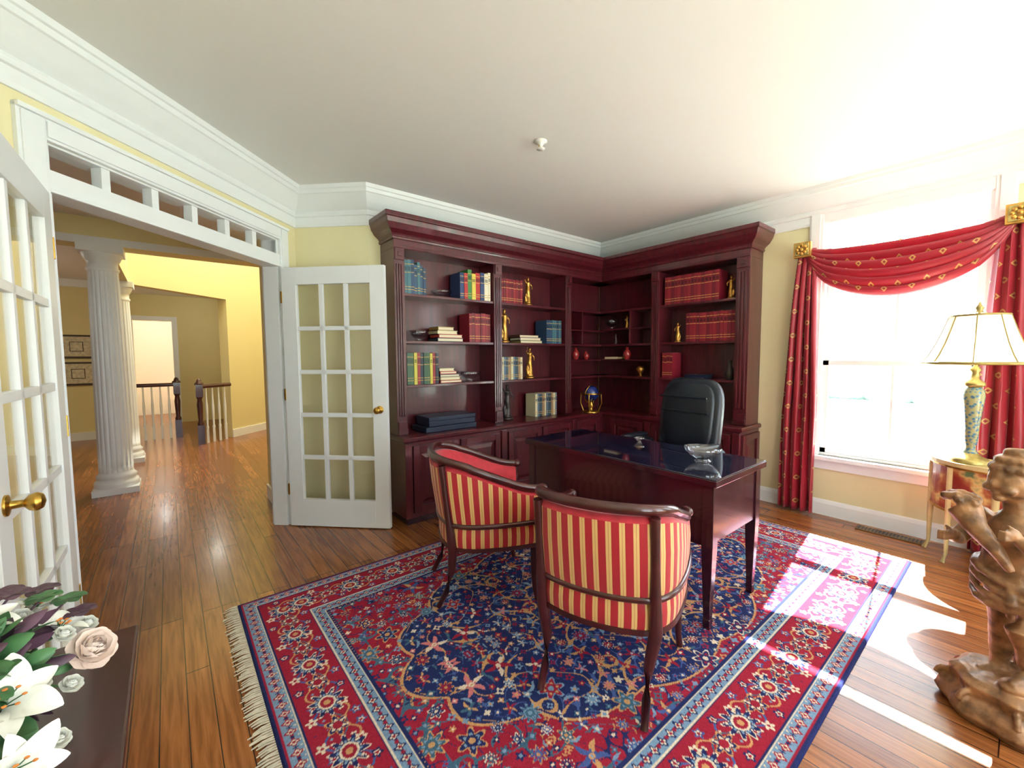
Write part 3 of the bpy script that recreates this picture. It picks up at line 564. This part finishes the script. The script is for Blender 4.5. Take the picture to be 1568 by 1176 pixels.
# ------------------------------------------------------------------ armchairs
def catmull(P,n):
    out=[]; P=[Vector(p) for p in P]
    for i in range(len(P)-1):
        a=P[max(i-1,0)];b_=P[i];c=P[i+1];d=P[min(i+2,len(P)-1)]
        for k in range(n):
            t=k/n; out.append(.5*((2*b_)+(c-a)*t+(2*a-5*b_+4*c-d)*t*t+(3*b_-a-3*c+d)*t**3))
    out.append(P[-1]); return out
def armchair(cx,cy,ang):
    b=MB()
    half=[(.235,.285),(.12,.295),(-.02,.292),(-.15,.27),(-.235,.215),(-.275,.11),(-.285,0)]
    ctrl=[(x,-y) for x,y in half]+[(x,y) for x,y in half[::-1][1:]]
    path=catmull([(x,y,0) for x,y in ctrl],6); K=len(path)
    s=[0]
    for i in range(1,K): s.append(s[-1]+(path[i]-path[i-1]).length)
    mid=s[-1]/2
    def top(x):
        t=max(0,min(1,(x+.27)/.50)); return .79-.155*(t*t*(3-2*t))
    def nrm(i):
        t=path[min(i+1,K-1)]-path[max(i-1,0)]; t.normalize(); return Vector((-t.y,t.x,0))
    n0=[nrm(i) for i in range(K)]
    lean=lambda x,z: max(0,(-x+.05)/.33)*.13*(z-.42)
    rings=[]
    for i in range(K):
        p=path[i];n=n0[i];T_=top(p.x)-.012; ring=[]
        for o,z in [(.0,.46),(.006,.5),(.008,T_*.5+.25),(.004,T_-.02),(-.01,T_),(-.04,T_-.005),(-.062,T_*.5+.26),(-.055,.48)]:
            ox=lean(p.x,z); ring.append((p.x+n.x*o-ox,p.y+n.y*o,z))
        rings.append(ring)
    b.loft([r[0:4] for r in rings],STRIPE,True,closed=False,caps=False,uvf=lambda i,j:(s[i]-mid+.0235*.5,rings[i][j][2]))
    b.loft([[r[3],r[4],r[5],r[6],r[7]] for r in rings],REDF,True,closed=False,caps=False)
    for r in (rings[0],rings[-1]): b.add(r,[list(range(8))],REDF)
    rail=[(path[i].x-lean(path[i].x,top(path[i].x))+n0[i].x*-.012,path[i].y+n0[i].y*-.012,top(path[i].x)+.004+(.012*math.cos((s[i]-mid)*3.2) if abs(s[i]-mid)<.35 else 0)) for i in range(K)]
    b.tube(rail,.021,MAHOG,10)
    for q in (0,K-1):
        e0=Vector(rail[q]); b.ell((e0.x+.012,e0.y,e0.z-.004),(.028,.03,.026),MAHOG)
        sy=math.copysign(1,e0.y); b.tube([(e0.x,e0.y,e0.z),(e0.x+.012,e0.y,.56),(e0.x-.01,e0.y-.005*sy,.50),(e0.x-.02,e0.y-.012*sy,.42),(e0.x-.02,e0.y-.015*sy,.36)],[.018,.016,.017,.022,.024],MAHOG,8)
    low=[(path[i].x+n0[i].x*.002,path[i].y+n0[i].y*.002,.463) for i in range(K)]; b.tube(low,.014,MAHOG,8)
    for sy in (1,-1):
        i=min(range(K),key=lambda k:(path[k].x+.235)**2+(path[k].y-sy*.215)**2); p=path[i];n=n0[i]
        pts=[]
        for z in (.78,.70,.6,.5,.42,.33): pts.append((p.x+n.x*.010-lean(p.x,z),p.y+n.y*.010,z))
        pts+=[(p.x-.005,p.y*.93,.2),(p.x-.03,p.y*.92,.1),(p.x-.075,p.y*.93,DZ+.005)]
        b.tube(pts,[.019,.018,.018,.02,.024,.026,.02,.016,.014],MAHOG,8)
        x,y=.20,sy*.25
        b.tube([(x,y,.44),(x,y,.36),(x+.012,y+.004*sy,.30),(x+.004,y,.18),(x+.006,y+.004*sy,.08),(x+.02,y+.01*sy,DZ+.003)],[.03,.03,.029,.019,.014,.015],MAHOG,8)
    out=[(p.x*.985,p.y*.985) for p in path]; fr=[(.262,.22),(.272,.11),(.275,0),(.272,-.11),(.262,-.22)]; ol=out+fr; n=len(ol)
    ss=[0]
    for i in range(1,n): ss.append(ss[-1]+math.hypot(ol[i][0]-ol[i-1][0],ol[i][1]-ol[i-1][1]))
    rg=[[(x,y,.345) for x,y in ol],[(x*1.01,y*1.01,.36) for x,y in ol],[(x*1.015,y*1.015,.40) for x,y in ol],[(x*1.005,y*1.005,.44) for x,y in ol],[(x*.96,y*.96,.465) for x,y in ol]]
    b.loft(rg,STRIPE,True,caps=False,uvf=lambda i,j:(ss[j]-mid+.0235*.5,0)) 
    rg2=[[(x*k,y*k,z) for x,y in ol] for k,z in ((.96,.465),(.86,.485),(.6,.497),(.3,.50),(.02,.50))]
    b.loft(rg2,STRIPE,True,caps=True,uvf=lambda i,j:(rg2[i][j][1],0))
    b.loft([[(x*.99,y*.99,.325) for x,y in ol],[(x*1.02,y*1.02,.325) for x,y in ol],[(x*1.02,y*1.02,.345) for x,y in ol],[(x*.99,y*.99,.345) for x,y in ol]],MAHOG,False,loop=True)
    b.add([(x*.99,y*.99,.33) for x,y in ol],[list(range(n))],MAHOG)
    b.build('armchair',loc=(cx,cy,0),rotz=ang,recalc=False)
armchair(1.415,1.96,math.radians(-25)); armchair(1.45,1.10,math.radians(23))
# ------------------------------------------------------------------ office chair
b=MB()
b.lathe([(.03,.10),(.035,.11),(.03,.22),(.02,.23),(.02,.40)],(0,0,0),CHROME,16)
for k in range(5):
    a=2*pi*k/5+.3; b.tube([(0,0,.12),(.16*math.cos(a),.16*math.sin(a),.105),(.29*math.cos(a),.29*math.sin(a),.075)],[.035,.026,.018],CHROME,8)
    b.ell((.29*math.cos(a),.29*math.sin(a),.042),(.026,.026,.028),BLACKPL)
b.box(-.12,.12,-.12,.12,.39,.43,BLACKPL)
b.ell((0,0,.49),(.27,.26,.07),LEATHER,e=.6,nu=28,nv=14)
Rk=Matrix.Rotation(math.radians(8),3,'Y')
b.ell((.27,0,.84),(.055,.25,.33),LEATHER,e=.5,nu=36,nv=20,rot=Rk)
b.ell((.245,0,.88),(.05,.215,.255),LEATHER,e=.5,nu=32,nv=18,rot=Rk)
for z in (.78,.92,1.03):
    xx=.245+.0-(.88-z)*(-math.sin(math.radians(8)))
    b.tube([(xx-.054,y*.205,z) for y in (-.95,-.5,0,.5,.95)],.006,LEATHER,6)
for sy in (1,-1):
    b.tube([(.24,.27*sy,.52),(.2,.30*sy,.66),(.05,.30*sy,.70),(-.16,.30*sy,.68),(-.18,.29*sy,.58),(-.08,.27*sy,.46)],[.016,.02,.024,.02,.016,.016],CHROME,8)
    b.ell((0,.30*sy,.715),(.15,.032,.02),LEATHER,e=.7)
b.build('office_chair',loc=(2.80,1.64,0),rotz=math.radians(-6))
# ------------------------------------------------------------------ drapes
def panel(name,yt0,yt1,yb0,yb1,z1,z0=.02,nf=5,ph=0):
    b=MB()
    def f(u,v):
        y0=yt0+(yb0-yt0)*min(1,v*1.6)**.7; y1=yt1+(yb1-yt1)*min(1,v*1.6)**.7
        am=.016+.020*min(1,v*3)
        return (XE-.085+am*math.sin(2*pi*nf*u+ph+.6*math.sin(4*v)+.5*math.sin(7*u))-.010*math.sin(9*v), y0+(y1-y0)*u+.008*math.sin(2*pi*nf*u*2+v*3), z1+(z0-z1)*v)
    W=abs(yb1-yb0)*2.0
    b.sheet(f,96,48,DRAPE,uvf=lambda u,v:(u*W,v*(z1-z0)))
    b.build(name,solid=.004,recalc=False)
panel('curtain_panel',1.24,1.13,1.33,1.08,2.20,nf=4); panel('curtain_panel',.15,-.02,.20,-.16,2.20,nf=5,ph=1)
b=MB()
ya,yb=1.205,.075; za=2.20
def f(u,v):
    k=4*u*(1-u); g=k**.75
    ed=min(u,1-u)*6; sp=min(1,.18+ed)
    z=za-.06*k-(.11*sp*(.3+.7*v)*(1-g)+g*.36*v)
    x=XE-.10-.05*g*math.sin(pi*v)-.020*math.sin(2*pi*5.5*v+.8*math.sin(3*u))*(.4+.6*g)
    return (x,ya+(yb-ya)*u,z+.014*math.sin(2*pi*5.5*v+1.2))
b.sheet(f,60,64,DRAPE,uvf=lambda u,v:(u*1.3,v*.75))
b.build('window_swag',solid=.004,recalc=False)
for y in (1.205,.07):
    b=MB(); s=.06; b.box(XE-.16,XE-.12,y-s,y+s,2.19-s,2.19+s,GOLD); b.box(XE-.17,XE-.16,y-s*.8,y+s*.8,2.19-s*.8,2.19+s*.8,LAMPB)
    for k in range(8):
        a=k*pi/4; b.ell((XE-.172,y+.032*math.cos(a),2.19+.032*math.sin(a)),(.008,.014,.014),GOLD,nu=10,nv=6)
    b.ell((XE-.175,y,2.19),(.012,.016,.016),GOLD,nu=12,nv=8); b.box(XE-.12,XE-.03,y-.012,y+.012,2.18,2.20,GOLD); b.build('drapery_holdback',bevel=.004)
# ------------------------------------------------------------------ side table + lamp
b=MB(); yc=.08; ry=.31; rx=.34; xw=XE-.13
def demi(sc): return [(xw-rx*sc*math.sin(a),yc+ry*sc*math.cos(a)) for a in [pi*k/20 for k in range(21)]]
b.prism(demi(1.06),.635,.66,CREAMG); b.prism(demi(1.02),.62,.635,GOLD); b.prism(demi(.98),.34,.62,PAINTED); b.prism(demi(1.0),.33,.345,GOLD)
for k in (1,5.5,10,14.5,19):
    a=pi*k/20; x,y=xw-rx*.97*math.sin(a),yc+ry*.97*math.cos(a); b.tube([(x,y,.62),(x,y,.34),(x,y,.2),(x-.01*math.sin(a),y,.06),(x-.03*math.sin(a),y+.02*math.cos(a),.001)],[.018,.018,.014,.010,.013],CREAMG,8)
b.build('demilune_side_table')
b=MB(); lx,ly,lz=3.86,.20,.661
b.lathe([(.09,0),(.09,.015),(.075,.03),(.05,.045),(.035,.06)],(lx,ly,lz),LAMPB,32)
b.lathe([(.035,.06),(.024,.08),(.022,.10),(.03,.14),(.033,.22),(.042,.34),(.050,.41),(.045,.45),(.03,.47)],(lx,ly,lz),MOSAIC,32)
b.lathe([(.03,.47),(.048,.48),(.045,.50),(.02,.52),(.016,.56),(.028,.58),(.010,.60),(.008,.70)],(lx,ly,lz),LAMPB,24)
b.lathe([(.02,.93),(.012,.94),(.02,.955),(.008,.975),(.003,.99)],(lx,ly,lz),LAMPB,16); b.lathe([(.006,.70),(.006,.93)],(lx,ly,lz),LAMPB,8)
seg=48
def shr(a): return 1+.06*abs(math.cos(4*a))
sp=[(.225,.62),(.198,.67),(.17,.74),(.145,.82),(.12,.91)]
rings=[[(lx+r*shr(a)*math.cos(a),ly+r*shr(a)*math.sin(a),lz+z) for a in [2*pi*k/seg for k in range(seg)]] for r,z in sp]
b.loft(rings,SHADE,True,caps=False)
for r,z,t in ((.227,.62,.009),(.12,.91,.006)): b.tube([(lx+r*shr(a)*math.cos(a),ly+r*shr(a)*math.sin(a),lz+z) for a in [2*pi*k/seg for k in range(seg)]],t,SHADEG,6,loop=True)
for k in range(8):
    a=2*pi*k/8; b.tube([(lx+r*shr(a)*1.01*math.cos(a),ly+r*shr(a)*1.01*math.sin(a),lz+z) for r,z in sp],.003,SHADEG,5)
for k in range(3): a=2*pi*k/3; b.tube([(lx,ly,lz+.91),(lx+.12*math.cos(a),ly+.12*math.sin(a),lz+.91)],.003,LAMPB,5)
b.build('table_lamp')
# ------------------------------------------------------------------ carved statue (local -x faces the room, figure in profile)
b=MB(); m=CARVED
b.lathe([(.17,0),(.19,.03),(.18,.06),(.15,.09),(.155,.13),(.13,.15),(.02,.16)],(0,0,0),m,40,mod=lambda a,z:1+.05*math.cos(8*a))
for k in range(8):
    a=2*pi*k/8; cx_,cy_=.165*math.cos(a),.165*math.sin(a)
    b.tube([(cx_+.03*math.cos(q)*math.cos(a)*(1-q/9),cy_+.03*math.cos(q)*math.sin(a)*(1-q/9),.07+.04*math.sin(q)*(1-q/9)) for q in [j*.55 for j in range(15)]],.010,m,8)
b.tube([(.0,.045,.15),(.005,.05,.19),(.012,.05,.27),(-.005,.045,.345),(0,.04,.42),(.0,.035,.50)],[.026,.026,.037,.034,.052,.068],m,14)
b.tube([(.0,.045,.158),(-.035,.048,.152),(-.07,.05,.148)],[.024,.02,.013],m,10)
b.tube([(-.03,-.06,.20),(-.02,-.055,.23),(-.015,-.05,.30),(-.055,-.05,.37),(-.02,-.045,.44),(.0,-.035,.50)],[.024,.024,.035,.036,.05,.068],m,14)
b.tube([(-.03,-.06,.20),(-.06,-.065,.188),(-.095,-.07,.18)],[.023,.019,.012],m,10)
b.ell((-.05,-.06,.165),(.06,.04,.025),m)
b.tube([(.0,0,.48),(-.015,0,.55),(-.02,0,.61),(-.015,0,.68),(-.02,0,.745),(-.025,0,.78)],[.088,.094,.085,.088,.06,.036],m,20)
b.tube([(-.025,0,.77),(-.035,0,.82)],[.036,.034],m,12)
hx0,hz0=-.05,.885
b.ell((hx0,0,hz0),(.066,.060,.074),m,nu=22,nv=16); b.ell((hx0-.064,0,hz0-.008),(.013,.010,.015),m); b.ell((hx0-.045,.03,hz0-.025),(.022,.02,.018),m); b.ell((hx0-.045,-.03,hz0-.025),(.022,.02,.018),m); b.ell((hx0-.055,0,hz0-.038),(.014,.018,.007),m); b.ell((hx0-.045,0,hz0-.058),(.02,.018,.014),m)
for s_ in (1,-1): b.ell((hx0-.054,.022*s_,hz0+.012),(.008,.012,.006),m); b.ell((hx0+.005,.06*s_,hz0-.005),(.012,.008,.018),m)
for k in range(54):
    a=2*pi*k/14; row=k//14; q=(1.0,.92,.7,.35)[row]; h=hz0+.0+.028*row+.018; cx_=.062*q*math.cos(a)+.012
    if row==0 and math.cos(a)<-.55: continue
    b.ell((hx0+cx_,.062*q*math.sin(a),h),(.017,.017,.016),m,nu=8,nv=6)
b.tube([(-.02,.08,.735),(-.05,.12,.68),(-.09,.135,.625),(-.13,.11,.64),(-.16,.085,.655)],[.036,.036,.030,.026,.019],m,12)
b.tube([(-.02,-.08,.735),(-.04,-.125,.70),(-.075,-.145,.65),(-.11,-.12,.685),(-.135,-.10,.715)],[.036,.036,.030,.026,.019],m,12)
for hx,hy,hz in ((-.175,.08,.66),(-.15,-.095,.73)):
    b.ell((hx,hy,hz),(.026,.014,.022),m)
    for k in range(4): b.tube([(hx-.012,hy-.004,hz+.014-.010*k),(hx-.034,hy-.008,hz+.014-.010*k),(hx-.042,hy+.008,hz+.012-.010*k)],[.006,.0055,.005],m,6)
    b.tube([(hx+.005,hy,hz+.018),(hx-.012,hy+.012,hz+.03)],.006,m,6)
b.tube([(-.14,-.09,.60),(-.16,-.06,.66),(-.17,0,.72),(-.16,.05,.77)],[.012,.022,.034,.05],m,14)
for k in range(16): a=k*2.4; q=.012*math.sqrt(k); b.ell((-.16+q*math.cos(a),.06+q*math.sin(a),.80+.004*(16-k)/3),(.016,.016,.016),m,nu=8,nv=6)
for k in range(4):
    b.tube([(.10*math.cos(a)*(1+.02*k)-.01,.105*math.sin(a)*(1+.02*k),.54-.022*k+.03*math.sin(a+.5*k)) for a in [j*.4 for j in range(16)]],[.014+.004*math.sin(j*1.3+k) for j in range(16)],m,8,loop=False)
for k in range(6):
    y=-.09+.036*k; b.tube([(.06,y*.8,.56),(.095,y,.46),(.085+.012*(k%2),y*1.05,.34),(.10,y*1.1,.22),(.09,y*1.1,.15)],[.016,.02,.018,.02,.014],m,8)
b.tube([(-.09,-.05,.53),(-.10,-.06,.47),(-.085,-.05,.41)],[.016,.022,.010],m,8); b.tube([(.02,.10,.74),(.06,.03,.66),(.02,-.07,.55),(-.07,-.09,.51)],[.018,.024,.022,.016],m,8)
b.build('carved_statue',remesh=.005,disp=.004,loc=(2.345,-.02,0.0),rotz=math.radians(-40))
# ------------------------------------------------------------------ near table + bouquet
b=MB(); tx0,tx1,ty0,ty1=-1.0,-.078,.15,1.25
b.box(tx0,tx1,ty0,ty1,.715,.74,TBL); b.box(tx0+.012,tx1-.012,ty0+.012,ty1-.012,.70,.715,TBL); b.box(tx0+.05,tx1-.05,ty0+.05,ty1-.05,.60,.70,TBL)
for x in (tx0+.08,tx1-.08):
    for y in (ty0+.08,ty1-.08): b.lathe([(.03,0),(.018,.03),(.022,.2),(.03,.45),(.036,.6)],(x,y,0),TBL,14)
b.build('mahogany_table',bevel=.005)
bq=bpy.data.objects.new('flower_arrangement',None); scene.collection.objects.link(bq)
b=MB(); vc=(-.30,.93,.741); b.lathe([(.06,0),(.065,.01),(.05,.03),(.085,.09),(.09,.13),(.06,.17),(.065,.18)],vc,CRYSTAL,28); b.build('vase',parent=bq)
def petal(b,base,d,o,L,w,a0,da,cup,m,blunt=False,nu=9,nv=6,ruf=0):
    """blade growing from base in direction rotating from d towards o"""
    d=Vector(d).normalized(); o=Vector(o); o=(o-d*o.dot(d)).normalized(); s=d.cross(o); base=Vector(base)
    cen=[Vector(base)]; nr=[]
    for i in range(nu+1):
        a=a0+da*i/nu; nr.append(d*math.sin(a)-o*math.cos(a))
        if i: am=a0+da*(i-.5)/nu; cen.append(cen[-1]+(d*math.cos(am)+o*math.sin(am))*L/nu)
    def f(u,v):
        i=round(u*nu); q=(v-.5)*2
        if blunt: hw=w*math.sqrt(max(0,1-((u-.55)/.46)**2)) if u>.55 else w*(.3+.7*math.sin(pi/2*u/.55))
        else: hw=w*(math.sin(pi*min(1,(u*.96+.03)**.9)))**.8
        return tuple(cen[i]+nr[i]*(cup*hw*q*q+ruf*hw*math.sin(9*u+3*q)*abs(q))+s*hw*q)
    b.sheet(f,nu,nv,m)
def lily(b,c,d,L=.085):
    d=Vector(d).normalized(); a=d.orthogonal().normalized(); e=d.cross(a)
    for k in range(6):
        t=2*pi*k/6; o=a*math.cos(t)+e*math.sin(t); petal(b,Vector(c)+o*.004,d,o,L*(1 if k%2 else .93),L*(.30 if k%2 else .22),.35,1.3,.3,PETW,nu=12,ruf=.07)
    for k in range(6):
        t=2*pi*k/6+.5; o=a*math.cos(t)+e*math.sin(t); p=Vector(c); q=p+d*L*.5+o*L*.18; b.tube([p,(p+q)/2+d*.004,q],.0009,LEAF,5); b.ell(q,(.003,.0018,.0018),STAMEN,nu=8,nv=5)
def rose(b,c,d,r,m):
    d=Vector(d).normalized(); a=d.orthogonal().normalized(); e=d.cross(a); c=Vector(c)-d*r*.5
    for ring,(n,rad,a0,da,L,w) in enumerate(((3,.05,.25,-.5,1.0,.35),(4,.1,.45,-.75,1.05,.45),(5,.15,.75,-1.0,1.1,.5),(5,.2,1.0,-1.0,1.15,.58),(6,.22,1.25,-.9,1.2,.6),(6,.22,1.5,-.6,1.15,.6))):
        for k in range(n):
            t=2*pi*k/n+ring*.7; o=a*math.cos(t)+e*math.sin(t); petal(b,c+o*r*rad*.4,d,o,r*L,r*w,a0,da,.42 if ring<4 else .25,m,blunt=True,ruf=.05)
b=MB()
lily(b,(-.20,.86,.865),(.5,-.55,.7),.07); lily(b,(-.165,1.0,.885),(.5,.0,.85),.042); lily(b,(-.235,.96,.94),(.35,-.3,.9),.05); lily(b,(-.18,.79,.82),(.6,-.7,.35),.06); lily(b,(-.20,1.06,.905),(.4,.1,.9),.04); lily(b,(-.24,.90,.90),(.3,-.6,.8),.045)
for x,y,z in ((-.14,.93,.83),(-.13,1.03,.875),(-.15,.97,.895),(-.17,.91,.86),(-.20,1.0,.93),(-.145,.85,.80)): rose(b,(x,y,z),(.5,-.3,.8),.014,PETW)
rose(b,(-.120,.985,.85),(.55,-.55,.65),.032,PETP); rose(b,(-.185,1.03,.885),(.3,-.2,.9),.024,PETW); rose(b,(-.30,.85,.95),(.2,-.5,.9),.04,PETP)
b.build('blossoms',parent=bq,recalc=False)
b=MB(); Rl=random.Random(5)
for k in range(260):
    a=Rl.uniform(-2.4,2.0); el=Rl.uniform(-.5,1.2); d=Vector((math.cos(a)*math.cos(el),math.sin(a)*math.cos(el),math.sin(el))); s0=Vector((-.265,.93,.86))+d*Rl.uniform(.03,.105)
    if s0.z<.775: s0.z=.78
    L_=Rl.uniform(.03,.05); petal(b,s0,d,(Rl.uniform(-1,1),Rl.uniform(-1,1),-.6),L_,L_*Rl.uniform(.22,.34),.1,Rl.uniform(.3,1.0),-.25,LEAFP if k%6==0 else LEAF)
for k,(x,y,z) in enumerate([(-.155,1.06,.915),(-.19,1.08,.935),(-.23,1.07,.95),(-.18,1.03,.94),(-.14,1.03,.90),(-.21,1.01,.965)]):
    b.tube([(-.27,.95,.85),((-.27+x)/2,(.95+y)/2,z-.04),(x,y,z)],.0018,LEAFP,5)
    for j in range(6): a=j*1.05+k; petal(b,(x,y,z),(math.cos(a),math.sin(a),.35),(0,0,-1),.024,.011,0,.7,.15,LEAFP if k%3 else LEAF,blunt=True)
for k in range(8):
    a=-1.5+k*.4; b.tube([(-.30,.93,.78),(-.28+.05*math.cos(a),.93+.05*math.sin(a),.84),(-.27+.1*math.cos(a),.93+.1*math.sin(a),.88)],.0025,LEAF,5)
b.build('foliage',parent=bq,recalc=False)
# ------------------------------------------------------------------ small things
b=MB(); b.box(4.03,4.13,.40,.78,.001,.008,VENTM)
for k in range(18): b.box(4.045,4.115,.412+k*.0203,.422+k*.0203,.008,.0095,BLACKPL)
b.build('floor_vent')
b=MB(); c=(1.87,1.99,CZ); b.lathe([(.04,-.001),(.04,-.008),(.02,-.014),(.012,-.03),(.01,-.045)],c,PLASTIC,20); b.lathe([(.026,-.045),(.026,-.049),(.004,-.052)],c,PLASTIC,16)
for s in (1,-1): b.tube([(c[0]+.010*s,c[1],c[2]-.015),(c[0]+.018*s,c[1],c[2]-.03),(c[0]+.006*s,c[1],c[2]-.046)],.003,BRASS,6)
b.build('ceiling_sprinkler')
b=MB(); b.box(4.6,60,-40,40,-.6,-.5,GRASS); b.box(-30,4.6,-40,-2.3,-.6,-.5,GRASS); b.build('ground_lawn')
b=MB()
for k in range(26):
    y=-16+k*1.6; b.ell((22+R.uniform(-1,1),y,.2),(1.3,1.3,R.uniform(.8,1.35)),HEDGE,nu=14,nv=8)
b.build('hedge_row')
# ------------------------------------------------------------------ light
w=bpy.data.worlds.new('sky'); scene.world=w; w.use_nodes=True; bg=w.node_tree.nodes['Background']; bg.inputs[0].default_value=(.80,.91,1,1); bg.inputs[1].default_value=8.6
sun=bpy.data.lights.new('sun','SUN'); sun.energy=78; sun.angle=.009; sun.color=(1,.97,.93); so=bpy.data.objects.new('sun',sun); scene.collection.objects.link(so)
so.rotation_euler=Vector((-.94,-.11,-1)).to_track_quat('-Z','Y').to_euler(); so.location=(10,2,10)
def area(name,loc,d,sx_,sy_,e,c=(1,1,1),portal=False):
    l=bpy.data.lights.new(name,'AREA'); l.shape='RECTANGLE'; l.size=sx_; l.size_y=sy_; l.energy=e; l.color=c; o=bpy.data.objects.new(name,l); scene.collection.objects.link(o); o.location=loc; o.rotation_euler=Vector(d).to_track_quat('-Z','Y').to_euler()
    if portal: l.cycles.is_portal=True
    return o
area('portal_1',(XE+.16,.64,1.5),(-1,0,0),.95,2.0,1,portal=True); area('portal_2',(XE+.16,-1.05,1.5),(-1,0,0),.95,2.0,1,portal=True)
area('portal_3',(.55,-1.97,1.42),(0,1,0),1.3,2.05,1,portal=True); area('portal_4',(2.55,-1.97,1.42),(0,1,0),1.3,2.05,1,portal=True)
area('foyer_fill_light',(1.2,7.6,5.3),(0,0,-1),2.2,2.2,220,(.98,1,.98))  # added area lamp brightening the tall foyer; the ceiling has no opening
def pt(name,loc,e,c,r=.1):
    l=bpy.data.lights.new(name,'POINT'); l.energy=e; l.color=c; l.shadow_soft_size=r; o=bpy.data.objects.new(name,l); scene.collection.objects.link(o); o.location=loc
pt('dining_chandelier_light',(-2.6,7.6,2.0),28,(1,.9,.74)); pt('hall_light',(.6,9.8,2.4),12,(1,.94,.82)); pt('back_room_light',(-.2,12.2,2.2),10,(1,1,1)); pt('passage_light',(-1.8,4.2,2.3),6,(1,.92,.78))
# ------------------------------------------------------------------ camera
cam=bpy.data.cameras.new('camera'); co_=bpy.data.objects.new('camera',cam); scene.collection.objects.link(co_); scene.camera=co_
cam.sensor_width=36; cam.lens=644.5/1568*36; cam.clip_start=.02
yaw,p,r=.685,.0658,-.0062
f=Vector((math.sin(yaw)*math.cos(p),math.cos(yaw)*math.cos(p),-math.sin(p))); rt=Vector((math.cos(yaw),-math.sin(yaw),0)); up=rt.cross(f)
rt2=rt*math.cos(r)+up*math.sin(r); up2=up*math.cos(r)-rt*math.sin(r)
M=Matrix((rt2,up2,-f)).transposed().to_4x4(); M.translation=(0,0,1.34); co_.matrix_world=M
scene.view_settings.view_transform='Standard'
